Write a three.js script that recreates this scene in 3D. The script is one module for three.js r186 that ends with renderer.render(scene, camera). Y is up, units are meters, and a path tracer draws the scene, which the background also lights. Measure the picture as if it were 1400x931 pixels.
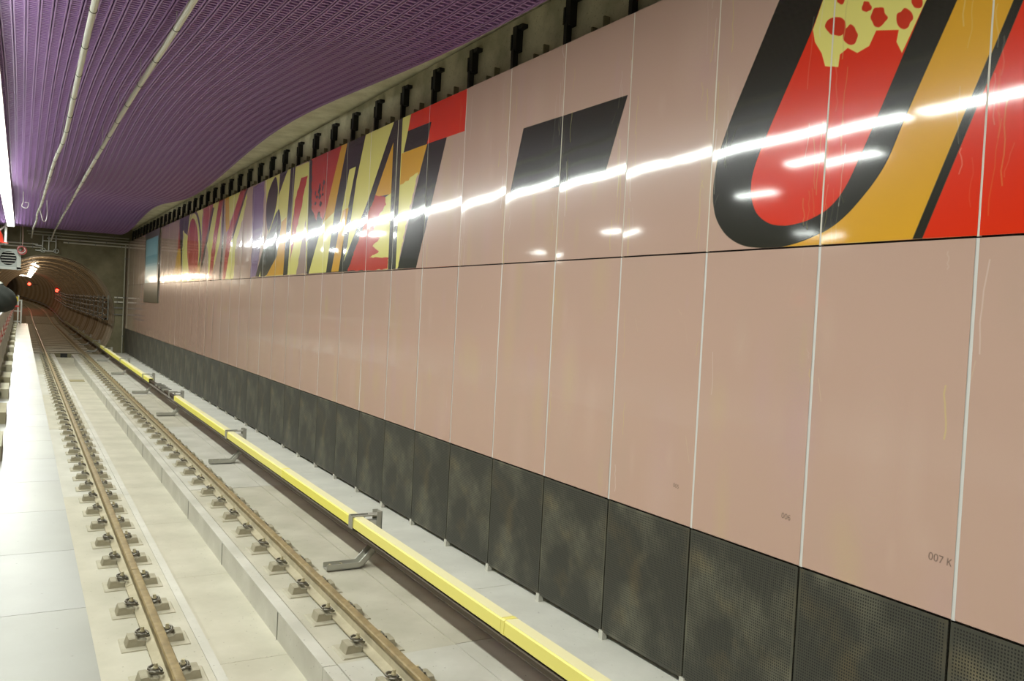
import * as THREE from 'three';
import { mergeGeometries } from 'three/addons/utils/BufferGeometryUtils.js';
import { MarchingCubes } from 'three/addons/objects/MarchingCubes.js';
import { RectAreaLightUniformsLib } from 'three/addons/lights/RectAreaLightUniformsLib.js';

// ------------------------------------------------------------------ camera, light, exposure
const scene = new THREE.Scene();
scene.background = new THREE.Color(0x000000);
const renderer = new THREE.WebGLRenderer({ antialias: true });
renderer.toneMapping = THREE.LinearToneMapping;
renderer.toneMappingExposure = 1.16;
renderer.shadowMap.enabled = true;
RectAreaLightUniformsLib.init();

const EYE = 1.42;                                    // above the platform, which is y = 0
const FOCAL = 1164, YAW = 0.5248, PITCH = -0.0281, ROLL = 0.0513;
const vRight = new THREE.Vector3(), vUp = new THREE.Vector3(), vFwd = new THREE.Vector3();
{
  const cy = Math.cos(YAW), sy = Math.sin(YAW), cp = Math.cos(PITCH), sp = Math.sin(PITCH);
  vFwd.set(sy * cp, sp, -cy * cp);
  const r0 = new THREE.Vector3(cy, 0, sy), u0 = new THREE.Vector3().crossVectors(r0, vFwd);
  vRight.copy(r0).multiplyScalar(Math.cos(ROLL)).addScaledVector(u0, Math.sin(ROLL));
  vUp.copy(u0).multiplyScalar(Math.cos(ROLL)).addScaledVector(r0, -Math.sin(ROLL));
}
const camera = new THREE.PerspectiveCamera(2 * Math.atan(465.5 / FOCAL) * 180 / Math.PI, 1400 / 931, 0.05, 400);
camera.position.set(0, EYE, 0);
camera.up.copy(vUp);
camera.lookAt(vFwd.x, EYE + vFwd.y, vFwd.z);
scene.add(camera);

const STRIP_POWER = 50;                              // luminance of the platform's strip lights
// [metres across, [centre of each fitting down the track], length]
const STRIP_ROWS = [[-0.42, [-4.2, 0, 4.2, 8.4, 12.6, 16.8, 21, 25.2, 29.4, 33.6, 37.8], 4.05], [-1.95, [8.7, 27.9], 1.6], [-3.9, [12.1, 37.8], 1.1], [-6.6, [2, 20], 1.6], [-10.2, [15.9, 30], 1.2]];
const STRIP_Y = 4.0, STRIP_W = 0.25, STRIP_H = 0.022, LAMP_WHITE = 0xf7fff8;

// ------------------------------------------------------------------ helpers
let seed = 20117;
function rnd() { seed = (seed + 0x6d2b79f5) | 0; let t = Math.imul(seed ^ (seed >>> 15), 1 | seed); t = (t + Math.imul(t ^ (t >>> 7), 61 | t)) ^ t; return ((t ^ (t >>> 14)) >>> 0) / 4294967296; }
const rr = (a, b) => a + (b - a) * rnd();
const taken = new Map();
function numbered(n) { const k = taken.get(n) ?? 0; taken.set(n, k + 1); return k ? `${n}_${String(k).padStart(3, '0')}` : n; }
function sh(o) { o.traverse?.((m) => { if (m.isMesh) { m.castShadow = true; m.receiveShadow = true; } }); return o; }
function thing(name, label, category, pos = [0, 0, 0], group) {
  const g = new THREE.Group(); g.name = numbered(name); g.position.set(...pos); g.userData = { label, category };
  if (group) g.userData.group = group; scene.add(g); return g;
}
function structure(name, label) { const g = new THREE.Group(); g.name = name; g.userData = { kind: 'structure', label }; scene.add(g); return g; }
function part(parent, name, geo, m, label) { const o = new THREE.Mesh(Array.isArray(geo) ? join(geo) : geo, m); o.name = name; o.castShadow = o.receiveShadow = true; if (label) o.userData.label = label; parent.add(o); return o; }
function join(list) { return mergeGeometries(list.map((g) => { const q = g.index ? g.toNonIndexed() : g; for (const k of Object.keys(q.attributes)) if (!['position', 'normal', 'uv'].includes(k)) q.deleteAttribute(k); return q; }), false); }
function copyThing(o, pos) { const c = o.clone(); c.name = numbered(o.name.replace(/_\d{3}$/, '')); c.userData = { ...o.userData }; c.position.set(...pos); scene.add(c); return c; }
// uv in metres from position, by the way a face points
function metric(g0) {
  const g = g0.index ? g0.toNonIndexed() : g0, p = g.attributes.position, n = g.attributes.normal, uv = new Float32Array(p.count * 2);
  for (let i = 0; i < p.count; i++) {
    const ax = Math.abs(n.getX(i)), ay = Math.abs(n.getY(i)), az = Math.abs(n.getZ(i));
    const [u, v] = ay >= ax && ay >= az ? [p.getX(i), p.getZ(i)] : ax >= az ? [p.getZ(i), p.getY(i)] : [p.getX(i), p.getY(i)];
    uv[i * 2] = u; uv[i * 2 + 1] = v;
  }
  g.setAttribute('uv', new THREE.BufferAttribute(uv, 2)); return g;
}
const box = (x0, x1, y0, y1, z0, z1) => metric(new THREE.BoxGeometry(x1 - x0, y1 - y0, z1 - z0).translate((x0 + x1) / 2, (y0 + y1) / 2, (z0 + z1) / 2));
const dbox = (x0, x1, y0, y1, d0, d1) => box(x0, x1, y0, y1, -d1, -d0);    // d: metres down the track
// box with chamfered edges along its length (z)
function chamfer(w, h, l, c) {
  const s = new THREE.Shape([[-w / 2 + c, -h / 2], [w / 2 - c, -h / 2], [w / 2, -h / 2 + c], [w / 2, h / 2 - c], [w / 2 - c, h / 2], [-w / 2 + c, h / 2], [-w / 2, h / 2 - c], [-w / 2, -h / 2 + c]].map((p) => new THREE.Vector2(...p)));
  return metric(new THREE.ExtrudeGeometry(s, { depth: l, bevelEnabled: false }).translate(0, 0, -l / 2));
}
const cyl = (r, h, seg = 12, r2 = r) => new THREE.CylinderGeometry(r2, r, h, seg);
const tube = (pts, r, seg = 40, rad = 8, closed = false) => new THREE.TubeGeometry(new THREE.CatmullRomCurve3(pts.map((p) => new THREE.Vector3(...p)), closed), seg, r, rad, closed);
// sweep a closed profile [[x, y], ...] along stations [[x, y, z], ...]
function sweep(prof, st, caps = true) {
  const pos = [], uv = [], N = prof.length; let run = 0;
  const len = [0]; for (let j = 0; j < N; j++) { const a = prof[j], b = prof[(j + 1) % N]; len.push(len[j] + Math.hypot(b[0] - a[0], b[1] - a[1])); }
  for (let i = 0; i + 1 < st.length; i++) {
    const A = st[i], B = st[i + 1], L = Math.hypot(B[0] - A[0], B[1] - A[1], B[2] - A[2]);
    for (let j = 0; j < N; j++) {
      const p = prof[j], q = prof[(j + 1) % N];
      const a = [A[0] + p[0], A[1] + p[1], A[2]], b = [A[0] + q[0], A[1] + q[1], A[2]], c = [B[0] + q[0], B[1] + q[1], B[2]], d = [B[0] + p[0], B[1] + p[1], B[2]];
      pos.push(...a, ...b, ...c, ...a, ...c, ...d);
      uv.push(run, len[j], run, len[j + 1], run + L, len[j + 1], run, len[j], run + L, len[j + 1], run + L, len[j]);
    }
    run += L;
  }
  if (caps) for (const [S, flip] of [[st[0], 1], [st[st.length - 1], 0]]) {
    const tri = THREE.ShapeUtils.triangulateShape(prof.map((p) => new THREE.Vector2(...p)), []);
    for (const t of tri) for (const k of flip ? [t[2], t[1], t[0]] : t) { pos.push(S[0] + prof[k][0], S[1] + prof[k][1], S[2]); uv.push(...prof[k]); }
  }
  const g = new THREE.BufferGeometry();
  g.setAttribute('position', new THREE.Float32BufferAttribute(pos, 3)); g.setAttribute('uv', new THREE.Float32BufferAttribute(uv, 2));
  g.computeVertexNormals(); return g;
}
// a photo pixel as a point on the panelled wall: [metres down the track, height]
const WALL_X = 4.246;
function onWall(px, py) {
  const d = new THREE.Vector3().addScaledVector(vRight, (px - 700) / FOCAL).addScaledVector(vUp, -(py - 465.5) / FOCAL).add(vFwd);
  const k = WALL_X / d.x; return [-d.z * k, EYE + d.y * k];
}

// ------------------------------------------------------------------ procedural textures
function canvas(w, h) { const c = document.createElement('canvas'); c.width = w; c.height = h; return c; }
function texture(c, srgb = true) { const t = new THREE.CanvasTexture(c); if (srgb) t.colorSpace = THREE.SRGBColorSpace; t.wrapS = t.wrapT = THREE.RepeatWrapping; t.magFilter = THREE.LinearFilter; t.anisotropy = 8; return t; }
// tileable value noise
function noiseField(n, cells, oct = 4) {
  const out = new Float32Array(n * n); let amp = 1, tot = 0;
  for (let o = 0; o < oct; o++, cells *= 2, amp *= 0.55) {
    const g = new Float32Array(cells * cells).map(() => rnd()); tot += amp;
    for (let y = 0; y < n; y++) for (let x = 0; x < n; x++) {
      const fx = x / n * cells, fy = y / n * cells, x0 = fx | 0, y0 = fy | 0, tx = fx - x0, ty = fy - y0, sx = tx * tx * (3 - 2 * tx), sy = ty * ty * (3 - 2 * ty), x1 = (x0 + 1) % cells, y1 = (y0 + 1) % cells;
      const a = g[y0 * cells + x0] * (1 - sx) + g[y0 * cells + x1] * sx, b = g[y1 * cells + x0] * (1 - sx) + g[y1 * cells + x1] * sx;
      out[y * n + x] += amp * (a * (1 - sy) + b * sy);
    }
  }
  return out.map((v) => v / tot);
}
function noiseTexture(n, cells, dark, light, { oct = 5, specks = 0, speck = 'rgba(60,50,40,0.5)', gain = 1.8 } = {}) {
  const f = noiseField(n, cells, oct), c = canvas(n, n), x = c.getContext('2d'), im = x.createImageData(n, n);
  for (let i = 0; i < n * n; i++) { const t = Math.min(1, Math.max(0, (f[i] - 0.5) * gain + 0.5)); for (let k = 0; k < 3; k++) im.data[i * 4 + k] = dark[k] + (light[k] - dark[k]) * t; im.data[i * 4 + 3] = 255; }
  x.putImageData(im, 0, 0);
  x.fillStyle = speck; for (let i = 0; i < specks; i++) { const s = rr(0.5, 1.8); x.fillRect(rnd() * n, rnd() * n, s, s); }
  return texture(c);
}
function rep(t, u, v = u) { const q = t.clone(); q.repeat.set(u, v); q.needsUpdate = true; return q; }
const texSlab = rep(noiseTexture(512, 6, [178, 174, 160], [197, 193, 180], { specks: 260 }), 0.4);
const texShelf = rep(noiseTexture(512, 5, [206, 203, 190], [226, 223, 210], { specks: 160 }), 0.4);
const texPave = rep(noiseTexture(512, 4, [122, 120, 110], [135, 133, 123], { specks: 60 }), 0.45);
const texRaw = rep(noiseTexture(512, 8, [220, 213, 180], [246, 240, 212], { specks: 1500, speck: 'rgba(70,64,50,0.55)' }), 0.5);
const texWallRaw = rep(noiseTexture(512, 8, [164, 159, 134], [206, 200, 174], { specks: 1500, speck: 'rgba(60,54,42,0.55)' }), 0.5);
const texDark = rep(noiseTexture(512, 5, [104, 98, 72], [138, 131, 102], { specks: 700, speck: 'rgba(40,36,26,0.5)' }), 0.35);
const texLining = rep(noiseTexture(512, 6, [140, 126, 104], [182, 166, 140], { specks: 400 }), 0.3);
const texSteel = rep(noiseTexture(256, 8, [132, 118, 88], [170, 154, 120]), 1.5);
const bumpFine = rep(noiseTexture(256, 24, [90, 90, 90], [170, 170, 170], { oct: 3 }), 1.3); bumpFine.colorSpace = THREE.NoColorSpace;

const M = (color, roughness = 0.8, extra = {}) => new THREE.MeshStandardMaterial({ color, roughness, ...extra });
const P = (color, roughness, extra = {}) => new THREE.MeshPhysicalMaterial({ color, roughness, ...extra });
const mSlab = M(0xffffff, 0.75, { map: texSlab, bumpMap: bumpFine, bumpScale: 0.002 });
const mSlabB = M(0xf6f3ea, 0.75, { map: texSlab, bumpMap: bumpFine, bumpScale: 0.002 });
const mTrough = M(0xfbf8ee, 0.62, { map: texSlab, bumpMap: bumpFine, bumpScale: 0.001 });
const mShelf = M(0xffffff, 0.8, { map: texShelf, bumpMap: bumpFine, bumpScale: 0.002 });
const mPave = [0xffffff, 0xf8f8f4, 0xfbfaf5].map((c) => P(c, 0.42, { map: texPave }));
const mRaw = M(0xffffff, 0.9, { map: texRaw, bumpMap: bumpFine, bumpScale: 0.006 });
const mWallRaw = M(0xffffff, 0.9, { map: texWallRaw, bumpMap: bumpFine, bumpScale: 0.006 });
const mDark = M(0xffffff, 0.9, { map: texDark, bumpMap: bumpFine, bumpScale: 0.005 });
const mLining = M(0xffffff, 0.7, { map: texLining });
const mLiningUnlit = M(0xdcd4c4, 0.7, { map: texLining });  // darker copy of the lining; alternating rings paint in bands of lamplight
const mGalv = M(0xb4b2a6, 0.45, { metalness: 0.55 });
const mGalvDark = M(0x8b8a80, 0.5, { metalness: 0.5 });
const mBlack = M(0x14130f, 0.6);
const mCable = M(0x1b1a16, 0.55);
const mWhiteSleeve = M(0xd8d6c8, 0.7, { bumpMap: bumpFine, bumpScale: 0.006 });
const mPipe = M(0xa9a690, 0.5);

// ------------------------------------------------------------------ measures (metres; platform y = 0)
const RAIL_TOP = -1.121, SLAB = -1.315, TROUGH = -1.57, SHELF = -1.222;
const TOP = 3.936, MID = 1.95, LOW = -0.037, PLINTH = -1.158, SOFFIT = 4.56;
const NEAR = -5, END = 43.6;                           // metres down the track from the camera
const RAIL_X = [1.004, 2.511];
const shift = (d) => d > 104 ? -((d - 104) ** 2) / 1100 : 0;   // the tunnel bends to the platform side far in
const rise = (d) => d > 84 ? (d - 84) * 0.018 : 0;             // and climbs away from the station
const FAR = 190;
const ceilY = (d) => 4.305 - 0.17 * Math.cos(2 * Math.PI * (d - 6.5) / 16.6);
const ceilSlope = (d) => 0.17 * 2 * Math.PI / 16.6 * Math.sin(2 * Math.PI * (d - 6.5) / 16.6);

// ------------------------------------------------------------------ the track bed
const floor = structure('floor', 'pale concrete track bed with a sunken channel between the rails');
const slabCuts = [NEAR, 6.2, 12.8, 19.3, 25.9, 32.4, 38.9, END];
for (let i = 0; i + 1 < slabCuts.length; i++) {
  const a = slabCuts[i] + 0.005, b = slabCuts[i + 1] - 0.005, m = i % 2 ? mSlabB : mSlab;
  part(floor, 'track_slab', dbox(0.15, 1.311, SLAB - 0.3, SLAB + 0.004 * (i % 2), a, b), m);
  part(floor, 'kerb', dbox(1.317, 1.39, SLAB - 0.32, SLAB - 0.003, a, b), mSlab);
  part(floor, 'kerb', dbox(2.075, 2.184, SLAB - 0.32, SLAB - 0.003, a, b), mSlab);
  part(floor, 'track_slab', dbox(2.19, 3.2, SLAB - 0.3, SLAB + 0.004 * ((i + 1) % 2), a, b), m);
  part(floor, 'track_slab', dbox(3.203, 3.56, SLAB - 0.3, SLAB + 0.008, a, b), m);
}
part(floor, 'bed', dbox(0.1, 4.5, SLAB - 0.45, SLAB - 0.29, NEAR, END), mDark);
for (let d = NEAR; d < END - 0.1; d += 2.43) part(floor, 'channel_floor', dbox(1.39, 2.075, TROUGH - 0.05, TROUGH + (d > 40 ? -0.02 : 0), d, Math.min(d + 2.425, END)), mTrough);
for (const d of [2.6, 5.0, 7.5, 9.92, 12.17, 14.7, 17.2, 19.8, 22.4, 25.1, 27.9, 30.6]) part(floor, 'joint', dbox(2.069, 2.076, TROUGH, SLAB - 0.01, d - 0.006, d + 0.006), mGalvDark);
for (let i = 0; i < 8; i++) { const a = NEAR + i * 6.08; part(floor, 'ledge', dbox(3.55, 4.46, SLAB - 0.3, SHELF, a + 0.004, Math.min(END, a + 6.076)), mShelf); }
part(floor, 'drain_cover', dbox(1.55, 2.0, TROUGH, TROUGH + 0.012, 32.6, 33.3), M(0x9a8f68, 0.8));
part(floor, 'cross_beam', dbox(1.39, 2.075, TROUGH, SLAB - 0.01, 41.0, 41.25), mTrough);
part(floor, 'sump_box', dbox(1.6, 1.86, TROUGH, SLAB + 0.09, 42.2, 42.6), mBlack, 'black box in the channel');

// rails: a foot and web caked with pale dust, and a bare brown head
const stationsFrom = (x, a, b) => { const s = [[x + shift(a), rise(a), -a]]; if (b > 82) for (let d = Math.max(82, a + 1); d < b; d += 4) s.push([x + shift(d), rise(d), -d]); s.push([x + shift(b), rise(b), -b]); return s; };
const railFoot = [[-0.075, -0.172], [0.075, -0.172], [0.075, -0.16], [0.012, -0.138], [0.009, -0.05], [-0.009, -0.05], [-0.012, -0.138], [-0.075, -0.16]].map(([x, y]) => [x, y + RAIL_TOP]);
const railHead = [[-0.009, -0.05], [0.009, -0.05], [0.035, -0.036], [0.036, -0.01], [0.028, -0.001], [0.012, 0], [-0.012, 0], [-0.028, -0.001], [-0.036, -0.01], [-0.035, -0.036]].map(([x, y]) => [x, y + RAIL_TOP]);
const mRailDust = M(0xe9dfc8, 0.8, { map: rep(texSlab, 1.2) });
const mRailHead = M(0xf2ead6, 0.45, { metalness: 0.15, map: texSteel });
[['brown running rail with pale dusty web beside the white platform edge', 8.55], ['brown running rail with pale dusty web beside the yellow conductor cover', 0]].forEach(([label, cut], i) => {
  const g = thing('running_rail', label, 'rail', [0, 0, 0]);
  for (const [a, b] of [...(cut ? [[NEAR, cut - 0.006], [cut + 0.006, FAR - 2]] : [[NEAR, FAR - 2]])]) {
    part(g, 'rail_web', sweep(railFoot, stationsFrom(RAIL_X[i], a, b)), mRailDust, 'dusty web and foot');
    part(g, 'rail_head', sweep(railHead, stationsFrom(RAIL_X[i], a, b)), mRailHead, 'worn brown rail head');
  }
});
// rail fastenings
const mShoulder = M(0xd2ccba, 0.8, { map: rep(texSlab, 2) });
const mPad = M(0xe9e4d6, 0.8, { map: rep(texSlab, 1.3) });
const mClip = M(0x6e695c, 0.35, { metalness: 0.6 });
const mBolt = M(0xcfc6a6, 0.4, { metalness: 0.6 });
function makeFastening(label, group) {
  const t = thing('rail_fastening', label, 'rail fastening', [0, 0, 0], group);
  const pad = new THREE.Shape([[-0.26, 0], [0.26, 0], [0.245, 0.012], [-0.245, 0.012]].map((p) => new THREE.Vector2(...p)));
  part(t, 'base_pad', metric(new THREE.ExtrudeGeometry(pad, { depth: 0.3, bevelEnabled: false }).translate(0, 0, -0.15)), mPad);
  for (const s of [-1, 1]) {
    const pts = [[0.078, 0.01], [0.215, 0.01], [0.196, 0.074], [0.15, 0.076], [0.13, 0.06], [0.078, 0.054]].map(([x, y]) => new THREE.Vector2(s * x, y));
    if (s < 0) pts.reverse();
    part(t, 'shoulder', metric(new THREE.ExtrudeGeometry(new THREE.Shape(pts), { depth: 0.11, bevelEnabled: true, bevelSize: 0.004, bevelThickness: 0.02, bevelSegments: 1 }).translate(0, 0, -0.055)), mShoulder);
    const loop = (k) => tube([[s * 0.045, 0.07, k * 0.02], [s * 0.06, 0.082, k * 0.055], [s * 0.105, 0.1, k * 0.062], [s * 0.135, 0.094, k * 0.042], [s * 0.12, 0.088, k * 0.014], [s * 0.07, 0.086, k * 0.016]], 0.0105, 14, 6);
    const clip = part(t, 'spring_clip', [loop(1), loop(-1), tube([[s * 0.12, 0.09, -0.014], [s * 0.128, 0.102, 0], [s * 0.12, 0.09, 0.014]], 0.0085, 6, 6)], mClip);
    part(clip, 'bolt', [cyl(0.02, 0.012, 12).translate(s * 0.092, 0.108, 0), cyl(0.014, 0.03, 6).translate(s * 0.092, 0.125, 0)], mBolt);
  }
  return t;
}
const fastenings = [
  makeFastening('steel spring clip fastening holding the rail beside the white platform edge', 'rail fastenings along the platform-side rail'),
  makeFastening('steel spring clip fastening holding the rail beside the yellow conductor cover', 'rail fastenings along the rail by the yellow cover')];
let firstF = [true, true];
for (let k = -3; k < 48; k++) for (const i of [0, 1]) {
  const pos = [RAIL_X[i], SLAB, -(6.4 + k * 0.763)];
  if (6.4 + k * 0.763 > END - 0.4) continue;
  if (firstF[i]) { fastenings[i].position.set(...pos); firstF[i] = false; } else copyThing(fastenings[i], pos);
}

// ------------------------------------------------------------------ conductor rail with its yellow covers
const COND = [[-0.035, -0.09], [0.035, -0.09], [0.04, -0.05], [0.012, -0.03], [0.012, 0.03], [0.045, 0.04], [0.045, 0.052], [-0.045, 0.052], [-0.045, 0.04], [-0.012, 0.03], [-0.012, -0.03], [-0.04, -0.05]];
const CX = 3.14, CY = -0.865;
{
  const t = thing('conductor_rail', 'dark steel conductor rail carried under the yellow covers', 'third rail');
  part(t, 'rail_bar', sweep(COND.map(([x, y]) => [x, y + CY]), stationsFrom(CX, NEAR, FAR - 5)), M(0x54493a, 0.6, { metalness: 0.4 }));
  for (const d of [22.3, 22.9, 23.5]) part(t, 'joint_plate', dbox(CX - 0.06, CX + 0.06, CY + 0.03, CY + 0.075, d - 0.16, d + 0.16), mGalv, 'pale joint plate');
  for (const d of [22.3, 22.6, 22.9, 23.2, 23.5]) part(t, 'clamp', [dbox(CX - 0.075, CX + 0.075, CY + 0.07, CY + 0.1, d - 0.02, d + 0.02), dbox(CX + 0.06, CX + 0.15, CY + 0.05, CY + 0.07, d - 0.015, d + 0.015)], mGalvDark);
}
const mYellow = P(0xece066, 0.55), mYellowB = P(0xeee27a, 0.55), mDull = M(0x8d8a62, 0.7), mPaleYellow = M(0xeae2b0, 0.8);
const coverProfile = [[-0.055, 0], [-0.048, 0], [-0.048, 0.097], [0.05, 0.097], [0.05, 0], [0.057, 0], [0.057, 0.1], [0.048, 0.108], [-0.043, 0.108], [-0.055, 0.096]].map(([x, y]) => [x + CX, y + CY - 0.01]);
const coverCuts = [[NEAR, -1], [-1, 2.2], [2.2, 5.28], [5.28, 8.5], [8.5, 11.3], [11.3, 14.8], [14.8, 17.4], [17.4, 20.5], [24.9, 27.8], [27.8, 30.6], [30.6, 34.2], [34.2, 37.7], [37.7, 41.3]];
for (const [a, b] of coverCuts) {
  const t = thing('conductor_cover', b === 20.5 || a === 24.9 ? (a < 20 ? 'yellow cover section ending short of the bare conductor joint, on its longer run' : 'yellow cover section between the bare conductor joint and the tunnel end') : 'yellow plastic cover section over the conductor rail', 'rail cover', [0, 0, 0], 'yellow cover sections along the conductor rail');
  const shell = part(t, 'cover_shell', sweep(coverProfile, stationsFrom(0, a + 0.006, b - 0.006)), rnd() < 0.5 ? mYellow : mYellowB);
  part(shell, 'pale_top', dbox(CX - 0.046, CX + 0.05, CY + 0.098, CY + 0.1, a + 0.008, b - 0.052), mPaleYellow, 'pale yellow top');  // thin strip of paler yellow along the cover top
  part(shell, 'end_lip', sweep(coverProfile.map(([x, y]) => [(x - CX) * 1.06 + CX, (y - CY) * 1.04 + CY]), [[0, 0, -(b - 0.05)], [0, 0, -(b - 0.004)]]), mYellowB);
}
for (let d = 41.3; d < 70; d += 7.1) {
  const t = thing('conductor_cover', 'dull unpainted cover section over the conductor rail in the tunnel', 'rail cover', [0, 0, 0], 'dull cover sections in the tunnel');
  part(t, 'cover_shell', sweep(coverProfile, stationsFrom(0, d, d + 7.05)), mDull);
}
function makeSupport() {
  const t = thing('conductor_support', 'grey steel gooseneck bracket bolted to the track bed, carrying the conductor rail', 'bracket', [0, 0, 0], 'steel brackets of the conductor rail');
  // channel section swept along foot, bend and post (x, y), width across z
  const path = [[2.82, SLAB + 0.012], [3.16, SLAB + 0.012], [3.21, SLAB + 0.03], [3.36, SLAB + 0.19], [3.4, SLAB + 0.27], [3.4, -0.72]];
  const strip = (z0, z1, off0, off1) => {
    const up = [], dn = [];
    path.forEach(([x, y], i) => { const a = path[Math.max(0, i - 1)], b = path[Math.min(path.length - 1, i + 1)], l = Math.hypot(b[0] - a[0], b[1] - a[1]), nx = -(b[1] - a[1]) / l, ny = (b[0] - a[0]) / l; up.push([x + nx * off1, y + ny * off1]); dn.push([x + nx * off0, y + ny * off0]); });
    const s = new THREE.Shape([...dn, ...up.reverse()].map((p) => new THREE.Vector2(...p)));
    return metric(new THREE.ExtrudeGeometry(s, { depth: z1 - z0, bevelEnabled: false }).translate(0, 0, z0));
  };
  const arm = part(t, 'arm', [strip(-0.07, 0.07, 0, 0.012), strip(-0.07, -0.058, 0, 0.06), strip(0.058, 0.07, 0, 0.06)], mGalv);
  for (const x of [2.87, 2.99]) part(arm, 'bolt', [cyl(0.024, 0.01, 12).translate(x, SLAB + 0.03, 0), cyl(0.015, 0.04, 6).translate(x, SLAB + 0.045, 0)], mBolt);
  part(t, 'clamp_strap', [box(CX - 0.066, CX + 0.24, CY + 0.098, CY + 0.112, -0.055, 0.055), box(CX - 0.07, CX - 0.057, CY - 0.02, CY + 0.112, -0.055, 0.055), box(CX + 0.058, CX + 0.07, CY - 0.06, CY + 0.11, -0.055, 0.055)], mGalv);
  part(t, 'insulator', [box(CX + 0.05, CX + 0.25, CY - 0.02, CY + 0.05, -0.04, 0.04)], M(0xd2cfc2, 0.5));
  part(t, 'rib', [box(CX - 0.068, CX + 0.12, CY + 0.112, CY + 0.122, -0.012, 0.012)], mGalvDark);
  return t;
}
const support = makeSupport();
[8.5, 2.2, 14.8, 21.2, 26.2, 32.6, 39.2].forEach((d, i) => i ? copyThing(support, [0, 0, -d]) : support.position.set(0, 0, -d));
[45.5, 51.5, 57.5, 63.5].forEach((d) => { const c = copyThing(support, [shift(d), rise(d), -d]); c.userData.label = 'steel gooseneck bracket carrying the conductor rail inside the tunnel'; c.userData.group = 'brackets of the conductor rail in the tunnel'; });

// ------------------------------------------------------------------ the platform
const platform = structure('floor_platform', 'white paved station platform');
for (let i = 0; i < 49; i++) {
  const d = -5 + i * 1.0 + 0.26; const b = Math.min(d + 0.996, END);
  if (b <= d) continue;
  part(platform, 'paving_slab', dbox(-0.62, 0.3, -0.06, 0.0, d, b), mPave[(i * 7) % 3]);
  part(platform, 'paving_slab', dbox(-1.6, -0.624, -0.06, 0.0, d, b), mPave[(i * 5 + 1) % 3]);
}
part(platform, 'platform_body', dbox(-10.4, 0.22, SLAB - 0.3, -0.06, NEAR, END), mShelf);
part(platform, 'paving', dbox(-10.5, -1.604, -0.06, 0.0, NEAR, END), mPave[1]);

// ------------------------------------------------------------------ the panelled wall: print and scratches
const COLS = []; for (let k = -7; k <= 40; k++) COLS.push(k);
const seam = (k) => 2.615 + k;
const SHEETS = [{ k0: -2, k1: 6, ppm: 256 }, { k0: 6, k1: 18, ppm: 170 }, { k0: 18, k1: 41, ppm: 88 }];
const PINK = [196, 164, 147];
const BLACK = '#2a2a1e', RED = '#e2330e', YEL = '#ece27e', ORA = '#dfa62c', PUR = '#8a6f96', CRI = '#c23a28';
function ragged(pts, n, amp) {                       // closed outline with torn edges
  const out = [];
  for (let i = 0; i < pts.length; i++) { const a = pts[i], b = pts[(i + 1) % pts.length], L = Math.hypot(b[0] - a[0], b[1] - a[1]), m = Math.max(1, Math.round(L / n)); for (let j = 0; j < m; j++) { const t = j / m; out.push([a[0] + (b[0] - a[0]) * t + rr(-amp, amp), a[1] + (b[1] - a[1]) * t + rr(-amp, amp)]); } }
  return out;
}
const zU = (x, y) => [900 + x / 2.586, y / 2.586], zT = (x, y) => [330 + x / 3.103, 100 + y / 3.103], zA = (x, y) => [420 + x / 3.725, 130 + y / 3.725], zN = (x, y) => [170 + x / 5.476, 280 + y / 5.476];
const via = (f, pts) => pts.map((p) => f(...p));
const ART = [];                                      // [colour, photo outline]
const art = (c, pts) => ART.push([c, pts]);
const smooth = (pts) => new THREE.CatmullRomCurve3(pts.map(([x, y]) => new THREE.Vector3(x, y, 0)), true, 'centripetal').getPoints(pts.length * 6).map((v) => [v.x, v.y]);
// hyphen
art(BLACK, [[716, 176], [859, 130], [826, 243], [696, 270]]);
// U and the bands beside it
art(ORA, via(zU, [[1230, -400], [1430, -400], [1255, 0], [900, 849], [440, 876], [640, 780], [800, 580], [1050, 0]]));
art(RED, via(zU, [[1460, -400], [3000, -400], [3000, 760], [1293, 830], [935, 847], [1290, 0]]));
art(BLACK, via(zU, [[1420, -400], [1462, -400], [1290, 0], [935, 847], [900, 849], [1255, 0]]));
art(BLACK, smooth(via(zU, [[600, -400], [430, 0], [370, 145], [225, 510], [197, 630], [192, 715], [205, 780], [240, 835], [290, 868], [345, 879], [450, 874], [560, 835], [640, 785], [720, 702], [800, 590], [880, 405], [1060, 0], [1235, -400]])));
art(RED, smooth(via(zU, [[760, -400], [585, 0], [545, 110], [345, 580], [328, 660], [332, 715], [350, 760], [390, 792], [440, 801], [500, 792], [565, 765], [620, 720], [660, 665], [720, 540], [950, 0], [1125, -400]])));
art(YEL, via(zU, [[760, -400], [585, 0], [549, 105], [556, 150], [580, 190], [592, 235], [634, 240], [640, 195], [668, 172], [702, 190], [745, 165], [770, 110], [850, 108], [842, 150], [862, 190], [950, 0], [1125, -400]]));
for (const [x, y, r] of [[627, 95, 34], [677, 125, 30], [735, 26, 18], [779, 64, 32], [871, 68, 30], [642, 0, 16], [917, 8, 22], [820, -60, 26], [720, -80, 24], [900, -90, 28], [800, -160, 30], [960, -210, 30]]) { const o = []; for (let a = 0; a < 12; a++) { const q = r * rr(0.82, 1.15); o.push([x + Math.cos(a / 12 * 6.283) * q * 0.92, y + Math.sin(a / 12 * 6.283) * q * 1.1]); } art('#cf3a1c', smooth(via(zU, o))); }
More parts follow.
